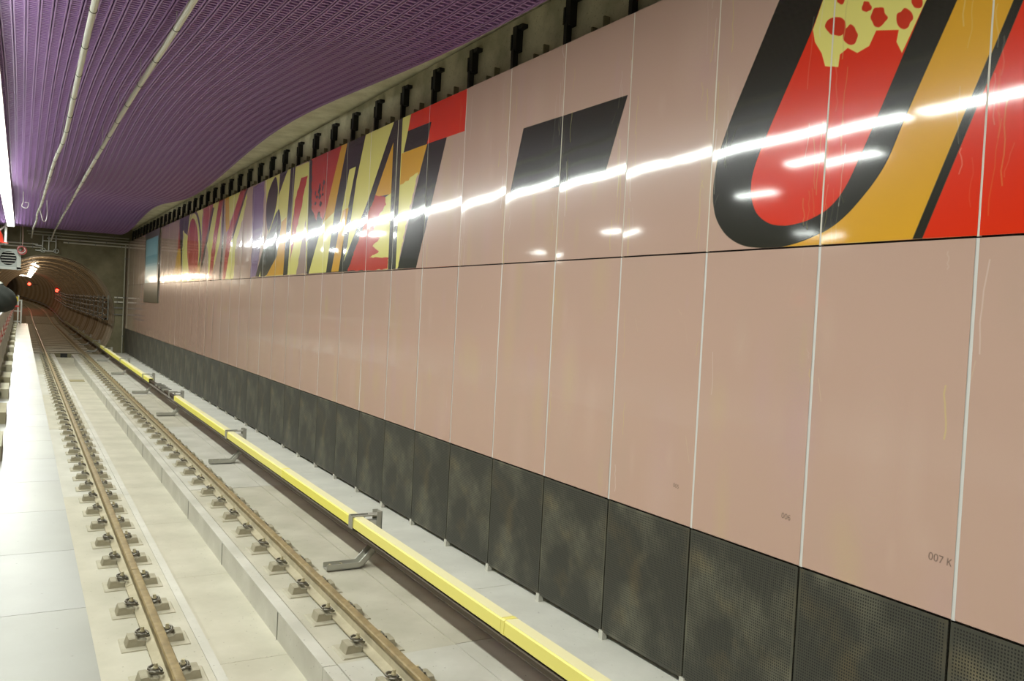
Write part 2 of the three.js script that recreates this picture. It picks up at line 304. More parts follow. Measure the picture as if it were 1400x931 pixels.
// T
art(YEL, via(zT, [[683, 188], [722, 172], [700, 480], [655, 834], [640, 834]]));
art(BLACK, via(zT, [[788, 300], [872, 272], [742, 830], [662, 834], [740, 500]]));
art(ORA, via(zT, [[680, 342], [790, 300], [755, 430], [672, 490]]));
art(YEL, ragged(via(zT, [[674, 478], [708, 455], [750, 420], [700, 640], [664, 832], [652, 834]]), 4, 1.0));
art(RED, via(zT, [[720, 174], [960, 64], [948, 246], [786, 302], [806, 207], [707, 246]]));
art(BLACK, via(zT, [[707, 246], [806, 207], [788, 301], [688, 338]]));
art('#3a382c', via(zT, [[652, 202], [684, 188], [654, 834], [628, 836]]));
// I, A
art(BLACK, via(zA, [[6, 332], [470, 118], [418, 890], [-2, 914]]));
art(CRI, ragged(via(zA, [[22, 324], [178, 254], [110, 560], [78, 640], [60, 596], [46, 640], [24, 585]]), 3, 0.8));
for (let i = 0; i < 12; i++) { const x = rr(30, 80), y = rr(440, 590), w = rr(3, 8), h = rr(10, 26); art(BLACK, via(zA, [[x, y], [x + w, y - h], [x + w * 2, y - h * 0.4], [x + w, y + h * 0.5]])); }
art(ORA, via(zA, [[176, 256], [206, 242], [136, 612], [80, 655]]));
art(YEL, via(zA, [[80, 652], [140, 596], [96, 906], [6, 912]]));
art(YEL, via(zA, [[215, 380], [249, 364], [186, 690], [158, 700]]));
art(ORA, via(zA, [[182, 590], [212, 574], [160, 902], [122, 904]]));
art(YEL, via(zA, [[300, 196], [446, 130], [300, 566], [184, 856], [204, 770], [252, 430]]));
art(ORA, via(zA, [[443, 232], [430, 505], [342, 524]]));
art(YEL, via(zA, [[432, 498], [416, 890], [290, 896], [330, 600], [400, 520]]));
art(CRI, ragged(via(zA, [[345, 512], [395, 518], [402, 560], [352, 636], [334, 706], [372, 732], [330, 770], [366, 800], [312, 830], [414, 830], [412, 890], [204, 900], [292, 655]]), 3, 0.7));
art('#3a382c', via(zA, [[445, 132], [485, 112], [440, 890], [412, 891]]));
// Ś
art(PUR, ragged([[346, 256], [362, 247], [359, 318], [350, 378], [342, 380], [345, 330]], 6, 0.5));
art(YEL, [[363, 245], [425, 220], [420, 375], [351, 379], [366, 318]]);
art(BLACK, smooth([[377, 242], [380, 258], [376, 290], [367, 316], [364, 292], [367, 264]]));
art(BLACK, [[383, 236], [394, 231], [381, 268]]);
art(BLACK, [[367, 316], [372, 300], [354, 379], [349, 379]]);
art(BLACK, smooth([[381, 286], [384, 318], [377, 354], [364, 377], [356, 378]]));
art(ORA, [[392, 297], [389, 376], [364, 378], [378, 352], [385, 304]]);
art(BLACK, [[398, 229], [404, 227], [393, 376], [387, 377]]);
art(CRI, ragged([[412, 244], [421, 240], [396, 360], [400, 300], [405, 268]], 6, 0.7));
art('#a98f84', ragged([[418, 300], [419, 375], [405, 376]], 5, 0.5));
art('#3a382c', [[423, 221], [427, 220], [422, 375], [419, 375]]);
// Y
art(YEL, [[307, 268], [330, 258], [316, 300], [309, 310]]);
art(YEL, ragged([[337, 258], [338, 270], [332, 300], [323, 330], [319, 382], [306, 383], [316, 330]], 5, 0.5));
art(ORA, [[307, 268], [313, 265], [314, 312], [309, 318]]);
art(CRI, [[330, 258], [338, 254], [316, 330], [308, 382], [304, 383], [311, 320]]);
art(BLACK, [[337, 258], [340, 255], [318, 328], [316, 326]]);
art(BLACK, [[305, 268], [307, 267], [305, 340], [302, 383], [299, 383], [303, 340]]);
// W
art(YEL, [[276, 287], [304, 269], [301, 330], [288, 384], [284, 384], [285, 350]]);
art(CRI, [[278, 286], [292, 278], [284, 330], [275, 362], [273, 384], [277, 330]]);
art(BLACK, [[290, 284], [293, 284], [277, 362], [273, 384], [271, 384], [280, 335]]);
art(CRI, ragged([[300, 272], [306, 268], [296, 330], [289, 384], [285, 384], [291, 330]], 8, 0.4));
// O
art(YEL, via(zN, [[486, 66], [585, 24], [562, 572], [428, 578], [440, 300]]));
const oval = (cx, cy, rx, ry, f) => { const o = []; for (let a = 0; a < 28; a++) o.push(f(cx + Math.cos(a / 28 * 6.283) * rx, cy + Math.sin(a / 28 * 6.283) * ry)); return o; };
art(BLACK, oval(528, 305, 50, 262, zN)); art(YEL, oval(522, 290, 44, 230, zN)); art(CRI, oval(514, 335, 42, 232, zN)); art(ORA, via(zN, [[545, 480], [568, 420], [562, 572], [520, 574]]));
// N
art(BLACK, via(zN, [[414, 108], [490, 70], [474, 230], [440, 190], [430, 576], [422, 576]]));
art(CRI, via(zN, [[412, 150], [420, 330], [398, 345]])); art(ORA, via(zN, [[400, 335], [422, 330], [425, 577], [364, 579]]));
art(YEL, ragged(via(zN, [[440, 190], [472, 240], [466, 575], [434, 577]]), 5, 0.6));

function scratches(x, w, h, ppm, k0, k1, amount = 1) {
  for (let k = k0; k <= k1; k++) {
    const cx = (k1 - k) * ppm;
    const s = Math.floor(rr(8, 26) * amount);
    for (let i = 0; i < s; i++) {
      let px = cx + rr(-0.16, 0.16) * ppm, py = rr(0, h * 0.9); const L = rr(0.06, 0.5) * ppm;
      x.strokeStyle = rnd() < 0.6 ? `rgba(214,200,120,${rr(0.15, 0.5)})` : `rgba(232,222,214,${rr(0.12, 0.45)})`; x.lineWidth = rr(0.006, 0.014) * ppm * 0.7;
      x.beginPath(); x.moveTo(px, py); for (let t = 0; t < 6; t++) { px += rr(-0.012, 0.012) * ppm; py += L / 6; x.lineTo(px, py); } x.stroke();
    }
  }
  const n = (k1 - k0) * 3;
  for (let i = 0; i < n; i++) { x.strokeStyle = `rgba(226,214,170,${rr(0.08, 0.3)})`; x.lineWidth = rr(0.4, 1.3) * ppm / 256; const a = rnd() * w, b = rnd() * h; x.beginPath(); x.moveTo(a, b); x.lineTo(a + rr(-0.08, 0.08) * ppm, b + rr(0.03, 0.2) * ppm); x.stroke(); }
}
function paintBase(x, w, h, ppm) {
  x.fillStyle = `rgb(${PINK})`; x.fillRect(0, 0, w, h);
  const n = Math.round(w / ppm * 9);
  for (let i = 0; i < n; i++) {                      // blotches of residue: yellow, mauve, buff
    const c = [[200, 182, 128], [196, 162, 164], [210, 182, 166], [188, 164, 146]][Math.floor(rnd() * 4)], cx = rnd() * w, cy = rnd() * h, r = rr(0.08, 0.4) * ppm;
    const g = x.createRadialGradient(cx, cy, 0, cx, cy, r); g.addColorStop(0, `rgba(${c},0.22)`); g.addColorStop(1, `rgba(${c},0)`);
    x.save(); x.translate(cx, cy); x.scale(rr(0.3, 0.7), rr(0.9, 2.2)); x.translate(-cx, -cy); x.fillStyle = g; x.fillRect(cx - r, cy - r, 2 * r, 2 * r); x.restore();
  }
}
function upperSheet({ k0, k1, ppm }) {
  const w = Math.round((k1 - k0) * ppm), h = Math.round((TOP - MID) * ppm), c = canvas(w, h), x = c.getContext('2d');
  paintBase(x, w, h, ppm);
  for (const [col, pts] of ART) {
    x.fillStyle = col; x.beginPath();
    pts.forEach(([px, py], i) => { const [d, y] = onWall(px, py), u = (seam(k1) - d) * ppm, v = (TOP - y) * ppm; i ? x.lineTo(u, v) : x.moveTo(u, v); });
    x.closePath(); x.fill();
  }
  scratches(x, w, h, ppm, k0, k1);
  return texture(c);
}
function lowerSheet({ k0, k1, ppm }) {
  const w = Math.round((k1 - k0) * ppm), h = Math.round((MID - LOW) * ppm), c = canvas(w, h), x = c.getContext('2d');
  paintBase(x, w, h, ppm); scratches(x, w, h, ppm, k0, k1, k0 < 18 ? 0.14 : 0.6);
  if (k0 === -2) {                                   // pencilled panel numbers
    x.fillStyle = 'rgba(70,58,52,0.85)';
    for (const [txt, px, py, s, tilt] of [['007 K', 1287, 765, 0.042, 0.05], ['006', 1076, 707, 0.036, 0.08], ['005', 925, 665, 0.03, 0.1]]) {
      const [d, y] = onWall(px, py); x.save(); x.translate((seam(k1) - d) * ppm, (MID - y) * ppm); x.rotate(tilt); x.font = `${Math.round(s * ppm * 1.3)}px sans-serif`; x.textAlign = 'center'; x.textBaseline = 'middle'; x.fillText(txt, 0, 0); x.restore();
    }
  }
  return texture(c);
}
const ENAMEL = { clearcoat: 1, clearcoatRoughness: 0.062, specularIntensity: 0.3 };
const upperMats = SHEETS.map((s) => P(0xffffff, 0.22, { map: upperSheet(s), ...ENAMEL }));
const lowerMats = SHEETS.map((s, i) => P(0xffffff, 0.22, { map: lowerSheet(i === 2 ? { ...s, ppm: 60 } : s), ...ENAMEL }));
// perforated plinth panels, dusty in places
function plinthTexture() {
  const n = 1024, f = noiseField(n, 3, 5), g = noiseField(n, 5, 4), c = canvas(n, n), x = c.getContext('2d'), im = x.createImageData(n, n);
  for (let i = 0; i < n * n; i++) {
    const dust = Math.max(0, f[i] - 0.5) * 2.6, br = Math.max(0, g[i] - 0.52) * 2;
    im.data[i * 4] = 66 + dust * 44 + br * 30; im.data[i * 4 + 1] = 65 + dust * 42 + br * 20; im.data[i * 4 + 2] = 55 + dust * 34 + br * 6; im.data[i * 4 + 3] = 255;
  }
  x.putImageData(im, 0, 0);
  const q = n / 60; x.fillStyle = 'rgba(14,13,10,0.85)';
  for (let a = 1; a < 59; a++) for (let b = 1; b < 59; b++) x.fillRect(a * q + q * 0.24, b * q + q * 0.24, q * 0.5, q * 0.5);
  return texture(c);
}
const plinthMats = [0, 1].map(() => P(0xffffff, 0.62, { map: plinthTexture(), metalness: 0.1 }));

const wall = structure('wall_right', 'station wall of glossy pink enamel panels with painted station name above a black plinth');
part(wall, 'concrete_wall', dbox(4.45, 4.8, SLAB - 0.3, SOFFIT, NEAR, END), mWallRaw);
// a sheet with a slightly bowed face, uv0..uv1 across, and folded edges
function bowed(w, h, u0, u1, bow, tx, ty) {
  const nx = 14, ny = 10, t = 0.02, pos = [], uv = [], idx = [];
  for (let j = 0; j <= ny; j++) for (let i = 0; i <= nx; i++) {
    const a = i / nx, b = j / ny, s = 2 * a - 1, q = 2 * b - 1;
    const out = bow * (1 - s ** 4) * (1 - 0.5 * q ** 4) + tx * s * 0.5 * w + ty * q * 0.5 * h;
    pos.push(-out, (b - 0.5) * h, (a - 0.5) * w); uv.push(u0 + (u1 - u0) * a, b);   // a grows towards the near end
    }
  for (let j = 0; j < ny; j++) for (let i = 0; i < nx; i++) { const a = j * (nx + 1) + i, b = a + 1, c = a + nx + 1, d = c + 1; idx.push(a, b, c, b, d, c); }
  const g = new THREE.BufferGeometry(); g.setAttribute('position', new THREE.Float32BufferAttribute(pos, 3)); g.setAttribute('uv', new THREE.Float32BufferAttribute(uv, 2)); g.setIndex(idx); g.computeVertexNormals();
  const face = g.toNonIndexed(), rim = new THREE.BoxGeometry(t, h, w).translate(t / 2 + 0.004, 0, 0).toNonIndexed();
  const ru = rim.attributes.uv; for (let i = 0; i < ru.count; i++) ru.setXY(i, u0 + (u1 - u0) * 0.02, 0.01);
  return mergeGeometries([face, rim]);
}
const mStrip = M(0xd4d2cc, 0.5), mStripThin = M(0xdcd5c4, 0.5), mFoot = M(0xc2bfb2, 0.6);
for (const k of COLS) {
  const c = seam(k) + 0.5, si = k < 6 ? 0 : k < 18 ? 1 : 2, S = SHEETS[si], kk = k < -2 ? 5 : k;
  const u0 = (S.k1 - kk - 1) / (S.k1 - S.k0), u1 = (S.k1 - kk) / (S.k1 - S.k0);
  const up = part(wall, 'panel', bowed(0.988, TOP - MID - 0.008, u0, u1, 0.0026 * rr(0.5, 1.3), rr(-0.0022, 0.0022), rr(-0.0012, 0.0012)), upperMats[si]);
  up.position.set(WALL_X, (TOP + MID) / 2 + 0.004, -c);
  const lo = part(wall, 'panel', bowed(0.98, MID - LOW - 0.004, u0, u1, 0.0026 * rr(0.5, 1.3), rr(-0.0022, 0.0022), rr(-0.0012, 0.0012)), lowerMats[si]);
  lo.position.set(WALL_X, (MID + LOW) / 2 - 0.002, -c);
  part(wall, 'joint_strip', dbox(WALL_X + 0.002, WALL_X + 0.02, LOW - 0.004, MID - 0.004, seam(k) - 0.012, seam(k) + 0.012), mStrip);
  part(wall, 'joint_strip', dbox(WALL_X + 0.001, WALL_X + 0.02, MID + 0.004, TOP, seam(k) - 0.008, seam(k) + 0.008), mStripThin);
  const pl = part(wall, 'plinth_panel', new THREE.BoxGeometry(0.015, LOW - PLINTH - 0.02, 0.985), plinthMats[(k + 20) % 2]);
  pl.position.set(WALL_X + 0.03, (LOW + PLINTH) / 2 - 0.01, -c - 0.03);
  part(wall, 'foot', dbox(WALL_X + 0.012, WALL_X + 0.06, SHELF, PLINTH + 0.01, seam(k) + 0.0, seam(k) + 0.05), mFoot);
  // black hangers that hold the panels to the concrete behind
  const b = seam(k) + 0.2;
  part(wall, 'hanger', [dbox(4.38, 4.45, 4.4, 4.44, b - 0.13, b + 0.05), dbox(4.37, 4.45, 4.18, 4.44, b - 0.035, b + 0.045), dbox(4.36, 4.4, 4.2, 4.36, b + 0.04, b + 0.065), dbox(4.36, 4.42, TOP - 0.15, 4.2, b - 0.005, b + 0.045)], mBlack);
  for (const [o, h] of [[0.42, 0.12], [0.6, 0.17]]) part(wall, 'stud', dbox(4.37, 4.43, TOP - 0.15, TOP + h, b - o, b - o + 0.022), mDark);
}
part(wall, 'cleat', dbox(WALL_X + 0.03, WALL_X + 0.07, MID - 0.03, MID + 0.03, NEAR, END), mBlack);

// framed poster near the tunnel
{
  const t = thing('poster_board', 'dark framed board with a pale blue poster near the tunnel mouth', 'poster', [WALL_X - 0.03, 0, 0]);
  part(t, 'board', dbox(-0.012, 0.024, 1.25, 3.93, 32.6, 36.5), P(0x4a4a3a, 0.3, { clearcoat: 0.6 }), 'dark grey board');
  const c = canvas(256, 160), x = c.getContext('2d'); x.fillStyle = '#86bccb'; x.fillRect(0, 0, 256, 160); x.fillStyle = '#5aa3b4'; x.fillRect(0, 62, 256, 30); x.fillStyle = '#a2cbd2'; x.fillRect(0, 100, 256, 60);
  const pg = new THREE.PlaneGeometry(3.3, 1.68).rotateY(-Math.PI / 2).translate(-0.014, 2.83, -34.55);
  part(t, 'print', pg, P(0xffffff, 0.3, { map: texture(c), clearcoat: 0.8, clearcoatRoughness: 0.1 }), 'pale blue print');
}

// ------------------------------------------------------------------ ceiling
const ceiling = structure('ceiling', 'undulating purple slatted metal ceiling under a concrete slab');
part(ceiling, 'slab', dbox(-15, 4.8, SOFFIT + 0.03, SOFFIT + 0.33, NEAR, END + 0.4), mRaw);
const mPurple = P(0x9873a8, 0.45);
{
  const stepsD = []; for (let d = NEAR; d <= END - 0.05; d += 0.8) stepsD.push(d); stepsD.push(END - 0.05);
  const line = (x, dy) => stepsD.map((d) => [x, ceilY(d) + dy, -d]);
  part(ceiling, 'backing_sheet', sweep([[-14.5, 0.1], [3.8, 0.1], [3.8, 0.105], [-14.5, 0.105]], line(0, 0)), mPurple);
  part(ceiling, 'edge_trim', sweep([[3.8, -0.004], [3.815, -0.004], [3.815, 0.105], [3.8, 0.105]], line(0, 0)), mPurple);
  const PITCH_X = 0.12, xs = []; for (let x = 3.74; x > -14.3; x -= PITCH_X) xs.push(x);
  const rail = [[-0.0075, -0.004], [0.0075, -0.004], [0.0075, 0.046], [-0.0075, 0.046]];
  const slatGeo = join([sweep(rail, line(-0.046, 0)), sweep(rail, line(0.046, 0))]);
  for (const x of xs) { const o = part(ceiling, 'slat', slatGeo, mPurple); o.position.x = x; }
  const rungs = []; const D0 = NEAR + 0.1;
  for (let d = D0; d < END - 0.1; d += 0.082) rungs.push(d);
  const im = new THREE.InstancedMesh(new THREE.BoxGeometry(0.08, 0.045, 0.03), mPurple, rungs.length * xs.length);
  const m4 = new THREE.Matrix4(), q = new THREE.Quaternion(), e = new THREE.Euler(), one = new THREE.Vector3(1, 1, 1); let n = 0;
  for (const x of xs) for (const d of rungs) { q.setFromEuler(e.set(Math.atan(ceilSlope(d))*1, 0, 0)); im.setMatrixAt(n++, m4.compose(new THREE.Vector3(x, ceilY(d) + 0.0235, -d), q, one)); }
  im.name = 'rung'; im.userData.kind = 'stuff'; im.castShadow = im.receiveShadow = true; ceiling.add(im);
}
// far side of the station, mirrored in the panels
const wl = structure('wall_left', 'far station wall across the second track');
part(wl, 'far_wall', dbox(-14.9, -14.6, SLAB - 0.6, SOFFIT, NEAR, END), M(0xb49c8e, 0.35));
part(wl, 'far_plinth', dbox(-14.6, -14.58, SLAB - 0.6, -0.04, NEAR, END), M(0x2e2c24, 0.6));
part(wl, 'far_bed', dbox(-14.6, -10.4, SLAB - 0.6, SLAB, NEAR, END), mSlab);
const wb = structure('wall_back', 'plain station wall behind the viewer');
part(wb, 'back_wall', dbox(-14.9, 4.8, SLAB - 0.6, SOFFIT, NEAR - 0.3, NEAR), M(0x9a9084, 0.8));

// ------------------------------------------------------------------ platform strip lights
const mGlow = new THREE.MeshStandardMaterial({ color: 0xffffff, emissive: 0xfffbf0, emissiveIntensity: 3.2, roughness: 0.5 });
const mHousing = M(0xd8d6d0, 0.5);
const rowNames = ['above the platform edge', 'in the sparse line next to the platform edge', 'in the sparse line short of the platform middle', 'in the sparse line past the platform middle', 'above the far platform edge'];
STRIP_ROWS.forEach(([x, places, len], ri) => {
  for (const d of places) {
    const t = thing('strip_light', `long white fluorescent strip light ${rowNames[ri]}`, 'light', [x, STRIP_Y, -d], `strip lights ${rowNames[ri]}`), H = len / 2;
    part(t, 'housing', box(-STRIP_W / 2, STRIP_W / 2, STRIP_H, 0.1, -H - 0.02, H + 0.02), mHousing);
    part(t, 'diffuser', box(-STRIP_W / 2, STRIP_W / 2, 0.0, STRIP_H, -H, H), mGlow, 'glowing white diffuser');
    for (const s of [-H * 0.6, H * 0.6]) part(t, 'hanger', box(-0.008, 0.008, 0.09, ceilY(d - s) - STRIP_Y + 0.02, s - 0.008, s + 0.008), mGalvDark);
    const L = new THREE.RectAreaLight(LAMP_WHITE, STRIP_POWER, STRIP_W, len); L.position.set(0, -0.006, 0); L.rotation.x = -Math.PI / 2; t.add(L);
    for (const s of [-1, 1]) { const E = new THREE.RectAreaLight(LAMP_WHITE, STRIP_POWER, len, STRIP_H); E.position.set(s * (STRIP_W / 2 + 0.006), STRIP_H / 2, 0); E.rotation.y = -s * Math.PI / 2; t.add(E); }
  }
});

// ------------------------------------------------------------------ cable sleeves under the ceiling
for (const [label, pts] of [
  ['white sleeved cable run under the purple ceiling, dipping towards the end wall', [[0.5, 4.06, 3], [0.51, 4.03, -5], [0.5, 4.05, -8.6], [0.525, 4.04, -12], [0.553, 4.02, -16.2], [0.51, 4.07, -19.5], [0.48, 4.05, -24], [0.45, 4.02, -29], [0.4, 4.06, -33], [0.42, 4.03, -36], [0.36, 4.0, -40], [0.34, 3.8, -43.2]]],
  ['straight white sleeved cable run under the purple ceiling beside the dipping one', [[1.24, 4.06, 3], [1.235, 4.05, -5], [1.23, 4.04, -8.4], [1.19, 4.05, -12.5], [1.165, 4.03, -20], [1.16, 4.04, -28], [1.155, 4.04, -36], [1.15, 4.0, -41], [1.1, 3.76, -43.3]]]]) {
  const t = thing('cable_run', label, 'cable');
  const curve = new THREE.CatmullRomCurve3(pts.map((p) => new THREE.Vector3(...p)));
  part(t, 'sleeve', new THREE.TubeGeometry(curve, 220, 0.032, 10), mWhiteSleeve);
  for (let i = 1; i < 34; i++) { const p = curve.getPointAt(i / 35), v = curve.getTangentAt(i / 35); const g = new THREE.TorusGeometry(0.034, 0.004, 5, 14); g.applyQuaternion(new THREE.Quaternion().setFromUnitVectors(new THREE.Vector3(0, 0, 1), v)); part(t, 'tie', g.translate(p.x, p.y, p.z), M(0x4a4a3c, 0.6)); const cy = ceilY(-p.z); if (p.z > -42 && i % 2) part(t, 'hanger', cyl(0.004, Math.max(0.05, cy + 0.03 - p.y), 5).translate(p.x, (cy + 0.03 + p.y) / 2, p.z), mGalv); }
}
{ const t = thing('loose_wire', 'thin white wire looping down from the sleeved cable', 'wire');
  part(t, 'wire', tube([[0.44, 4.04, -31], [0.5, 3.86, -31.2], [0.55, 3.72, -31.4], [0.62, 3.72, -31.5], [0.66, 3.9, -31.5], [0.64, 4.4, -31.5]], 0.012, 40, 6), M(0xe8e6de, 0.6)); }
{ const t = thing('wire_hook', 'bent white wire hook hanging from the purple ceiling', 'hook');
  part(t, 'hook', tube([[-0.02, 4.45, -30], [-0.02, 4.15, -30], [-0.05, 4.0, -30], [0.08, 3.96, -30], [0.12, 4.12, -30], [0.02, 4.13, -30]], 0.012, 40, 6), M(0xe8e6de, 0.6)); }

// ------------------------------------------------------------------ end wall and tunnel
const TC = [1.12, 0.4], TR = 2.72;
const endWall = structure('wall_end', 'dark concrete end wall with the round tunnel mouth');
{
  const s = new THREE.Shape([[-14.9, SLAB - 0.6], [4.8, SLAB - 0.6], [4.8, SOFFIT], [-14.9, SOFFIT]].map((p) => new THREE.Vector2(...p)));
  const h = new THREE.Path(); h.absarc(TC[0], TC[1], TR, 0, Math.PI * 2, true); s.holes.push(h);
  part(endWall, 'wall_face', metric(new THREE.ExtrudeGeometry(s, { depth: 0.4, bevelEnabled: false, curveSegments: 48 }).translate(0, 0, -END - 0.4)), mDark);
}
const ringLabel = 'round concrete tunnel lining';
const tunnel = structure('wall_tunnel', ringLabel);
{
  const RW = 1.5;
  for (let i = 0; i < 97; i++) {
    const d0 = END + 0.38 + i * RW, d1 = d0 + RW - 0.03;
    const prof = []; // (radius, along): raised flange at each edge, recessed pan between
    const S = [[TR, 0], [TR, 0.2], [TR + 0.09, 0.26], [TR + 0.09, 1.22], [TR, 1.28], [TR, RW - 0.02], [TR + 0.35, RW - 0.02], [TR + 0.35, 0]];
    const g = new THREE.LatheGeometry([...S, S[0]].map(([r, a]) => new THREE.Vector2(r, a)), i < 24 ? 48 : 32);
    g.rotateX(-Math.PI / 2);
    const slope = (shift(d1) - shift(d0)) / (d1 - d0);
    g.rotateY(-Math.atan(-slope));
    const o = part(tunnel, 'lining_ring', g.toNonIndexed(), i % 4 < 2 ? mLining : mLiningUnlit);
    o.geometry.computeVertexNormals();
    o.position.set(TC[0] + shift(d0), TC[1] + rise(d0), -d0);
  }
  const bed = []; for (let d = END; d < FAR; d += 3) bed.push([shift(d), rise(d), -d]);
  part(tunnel, 'tunnel_bed', sweep([[-1.0, SLAB - 0.9], [3.3, SLAB - 0.9], [3.3, SLAB], [-1.0, SLAB]].map(([x, y]) => [x, y]), bed), mDark);
  part(tunnel, 'tunnel_end', dbox(-16, 8, -6, 10, FAR, FAR + 0.3), mDark);
}
const sleeperMat = M(0xffffff, 0.85, { map: texShelf });
const sl0 = thing('sleeper', 'grey concrete sleeper in the tunnel track', 'sleeper', [0, 0, 0], 'sleepers in the tunnel');
part(sl0, 'block', [box(0.5, 3.0, -0.02, 0.14, -0.2, 0.2)], sleeperMat); part(sl0, 'rail_pad', [box(0.87, 1.13, 0.13, 0.145, -0.1, 0.1), box(2.38, 2.64, 0.13, 0.145, -0.1, 0.1)], mGalvDark);
for (let i = 0; i < 46; i++) { const d = END + 1 + i * 1.2, p = [shift(d), SLAB - 0.128 + rise(d), -d]; i ? copyThing(sl0, p) : sl0.position.set(...p); }

// lamps along the tunnel crown
const mTube = new THREE.MeshStandardMaterial({ color: 0xffffff, emissive: 0xfff4e0, emissiveIntensity: 4, roughness: 0.4 });
for (let i = 0; i < 20; i++) {
  const d = 47 + i * 6.2, ang = 1.81, r = TR - 0.34;
  const x = TC[0] + shift(d) + Math.cos(ang) * r, y = TC[1] + rise(d) + Math.sin(ang) * r;
  const t = thing('tunnel_lamp', 'white tube lamp fixed to the tunnel crown', 'lamp', [x, y, -d], 'tube lamps along the tunnel');
  part(t, 'tube', [new THREE.CapsuleGeometry(0.04, 0.3, 6, 12).rotateZ(1.2)], mTube, 'glowing tube');
  part(t, 'lamp_base', [box(-0.2, 0.2, 0.0, 0.05, -0.05, 0.05).rotateZ(0.36).translate(-0.04, 0.1, 0), cyl(0.015, 0.2, 6).translate(0, 0.14, 0)], mHousing);
  const L = new THREE.PointLight(0xffe9cc, 4.5, 0, 2); L.castShadow = true; L.shadow.radius = 4; L.position.set(0.0, -0.02, 0); t.add(L);
}
// red signals
const mRed = new THREE.MeshStandardMaterial({ color: 0xff3020, emissive: 0xff3a28, emissiveIntensity: 9, roughness: 0.4 });
for (const [label, x, y, d] of [['red signal lamp glowing on the tunnel wall above the cables', 3.5, 1.72, 108], ['red signal lamp glowing deep in the tunnel under the tube lamps', 0.86, 2.36, 118]]) {
  const t = thing('signal_lamp', label, 'signal', [x, y, -d]);
  part(t, 'housing', [box(-0.16, 0.16, -0.2, 0.34, -0.3, -0.06), box(0.1, 0.9, -0.05, 0.05, -0.25, -0.15)], mBlack);
  part(t, 'hood', [new THREE.CylinderGeometry(0.15, 0.15, 0.12, 16, 1, true, 0, Math.PI).rotateX(Math.PI / 2).translate(0, 0, 0)], mBlack);
  part(t, 'lens', new THREE.SphereGeometry(0.17, 16, 12), mRed, 'glowing red lens');
  const L = new THREE.PointLight(0xff2414, 9, 0, 2); L.position.set(0, 0, 0); L.castShadow = true; t.add(L);
}
// cables on brackets along the tunnel wall
const cableH = [[1.36, 2.28], [1.15, 2.34], [0.88, 2.36], [0.57, 2.36], [0.36, 2.34]];
cableH.forEach(([y, off], i) => {
  const t = thing('tunnel_cable', ['thin black cable along the tunnel wall, highest of five', 'black cable along the tunnel wall, second of five from the top', 'black cable along the tunnel wall, middle of five', 'black cable along the tunnel wall, second of five from the bottom', 'thick black cable along the tunnel wall, lowest of five'][i], 'cable');
  const pts = []; for (let d = END - 0.1; d < 112; d += 1.5) pts.push([TC[0] + shift(d) + off - 0.02, rise(d) + y - 0.05 * Math.abs(Math.sin((d - END) * Math.PI / 3)), -d]);
  part(t, 'cable', tube(pts, i === 4 ? 0.045 : 0.032, 160, 6), mCable);
});
for (let i = 0; i < 11; i++) {
  const d = END + 0.6 + i * 3, t = thing('cable_bracket', 'steel cable bracket with pale clamps on the tunnel wall', 'bracket', [TC[0] + shift(d), rise(d), -d], 'cable brackets along the tunnel');
  part(t, 'post', box(2.42, 2.48, 0.28, 1.44, -0.03, 0.03), mGalvDark);
  for (const [y, off] of cableH) part(t, 'arm', box(off - 0.08, 2.46, y - 0.075, y - 0.045, -0.025, 0.025), mGalv);
}
[1.36, 1.15, 0.88, 0.57].forEach((y, i) => { const t = thing('wall_conduit', ['pale', 'pale', 'grey', 'grey'][i] + ' conduit stub beside the tunnel mouth, ' + ['topmost', 'second from the top', 'second from the bottom', 'lowest'][i] + ' of four', 'conduit', [3.78, y, -END + 0.06]); part(t, 'pipe', cyl(0.035, 0.42, 10).rotateZ(Math.PI / 2).translate(0.2, 0, 0), i < 2 ? M(0xd4d2c4, 0.5) : mGalvDark); part(t, 'clip', [box(0.1, 0.13, -0.045, 0.045, -0.06, 0.045)], mGalvDark); });
// horizontal conduits across the end wall, just under the ceiling
[[4.12, 0.15, 4.3], [4.0, 0.2, 4.3], [3.86, 0.95, 4.3], [3.72, 1.6, 4.3], [3.55, -2, 0.6], [3.42, -2, 0.75]].forEach(([y, a, b], i) => {
  const t = thing('wall_conduit', ['long conduit across the end wall, nearest the purple ceiling', 'long conduit across the end wall, second below the purple ceiling', 'pale conduit across the end wall, third below the purple ceiling', 'pale shorter conduit across the end wall, lowest under the ceiling', 'pale conduit on the end wall behind the ventilation unit, upper of two', 'pale conduit on the end wall behind the ventilation unit, lower of two'][i], 'conduit', [0, y, -END + 0.07]);
  part(t, 'pipe', cyl(0.035, b - a, 10).rotateZ(Math.PI / 2).translate((a + b) / 2, 0, 0), i > 1 ? M(0xc6c2b0, 0.5) : mPipe);
  for (let x = a + 0.2; x < b; x += 1.1) part(t, 'clip', box(x - 0.015, x + 0.015, -0.05, 0.05, -0.07, 0.045), mGalvDark);
});
{ const t = thing('corner_pipe', 'thin grey vertical pipe in the corner of end wall and panelled wall', 'pipe', [4.17, SHELF, -END + 0.08]);
  part(t, 'pipe', cyl(0.03, 5.1, 10).translate(0, 2.55, 0), mPipe); for (const y of [0.8, 2.6, 4.4]) part(t, 'clip', box(-0.05, 0.05, y - 0.02, y + 0.02, -0.06, 0.036), mGalvDark); }
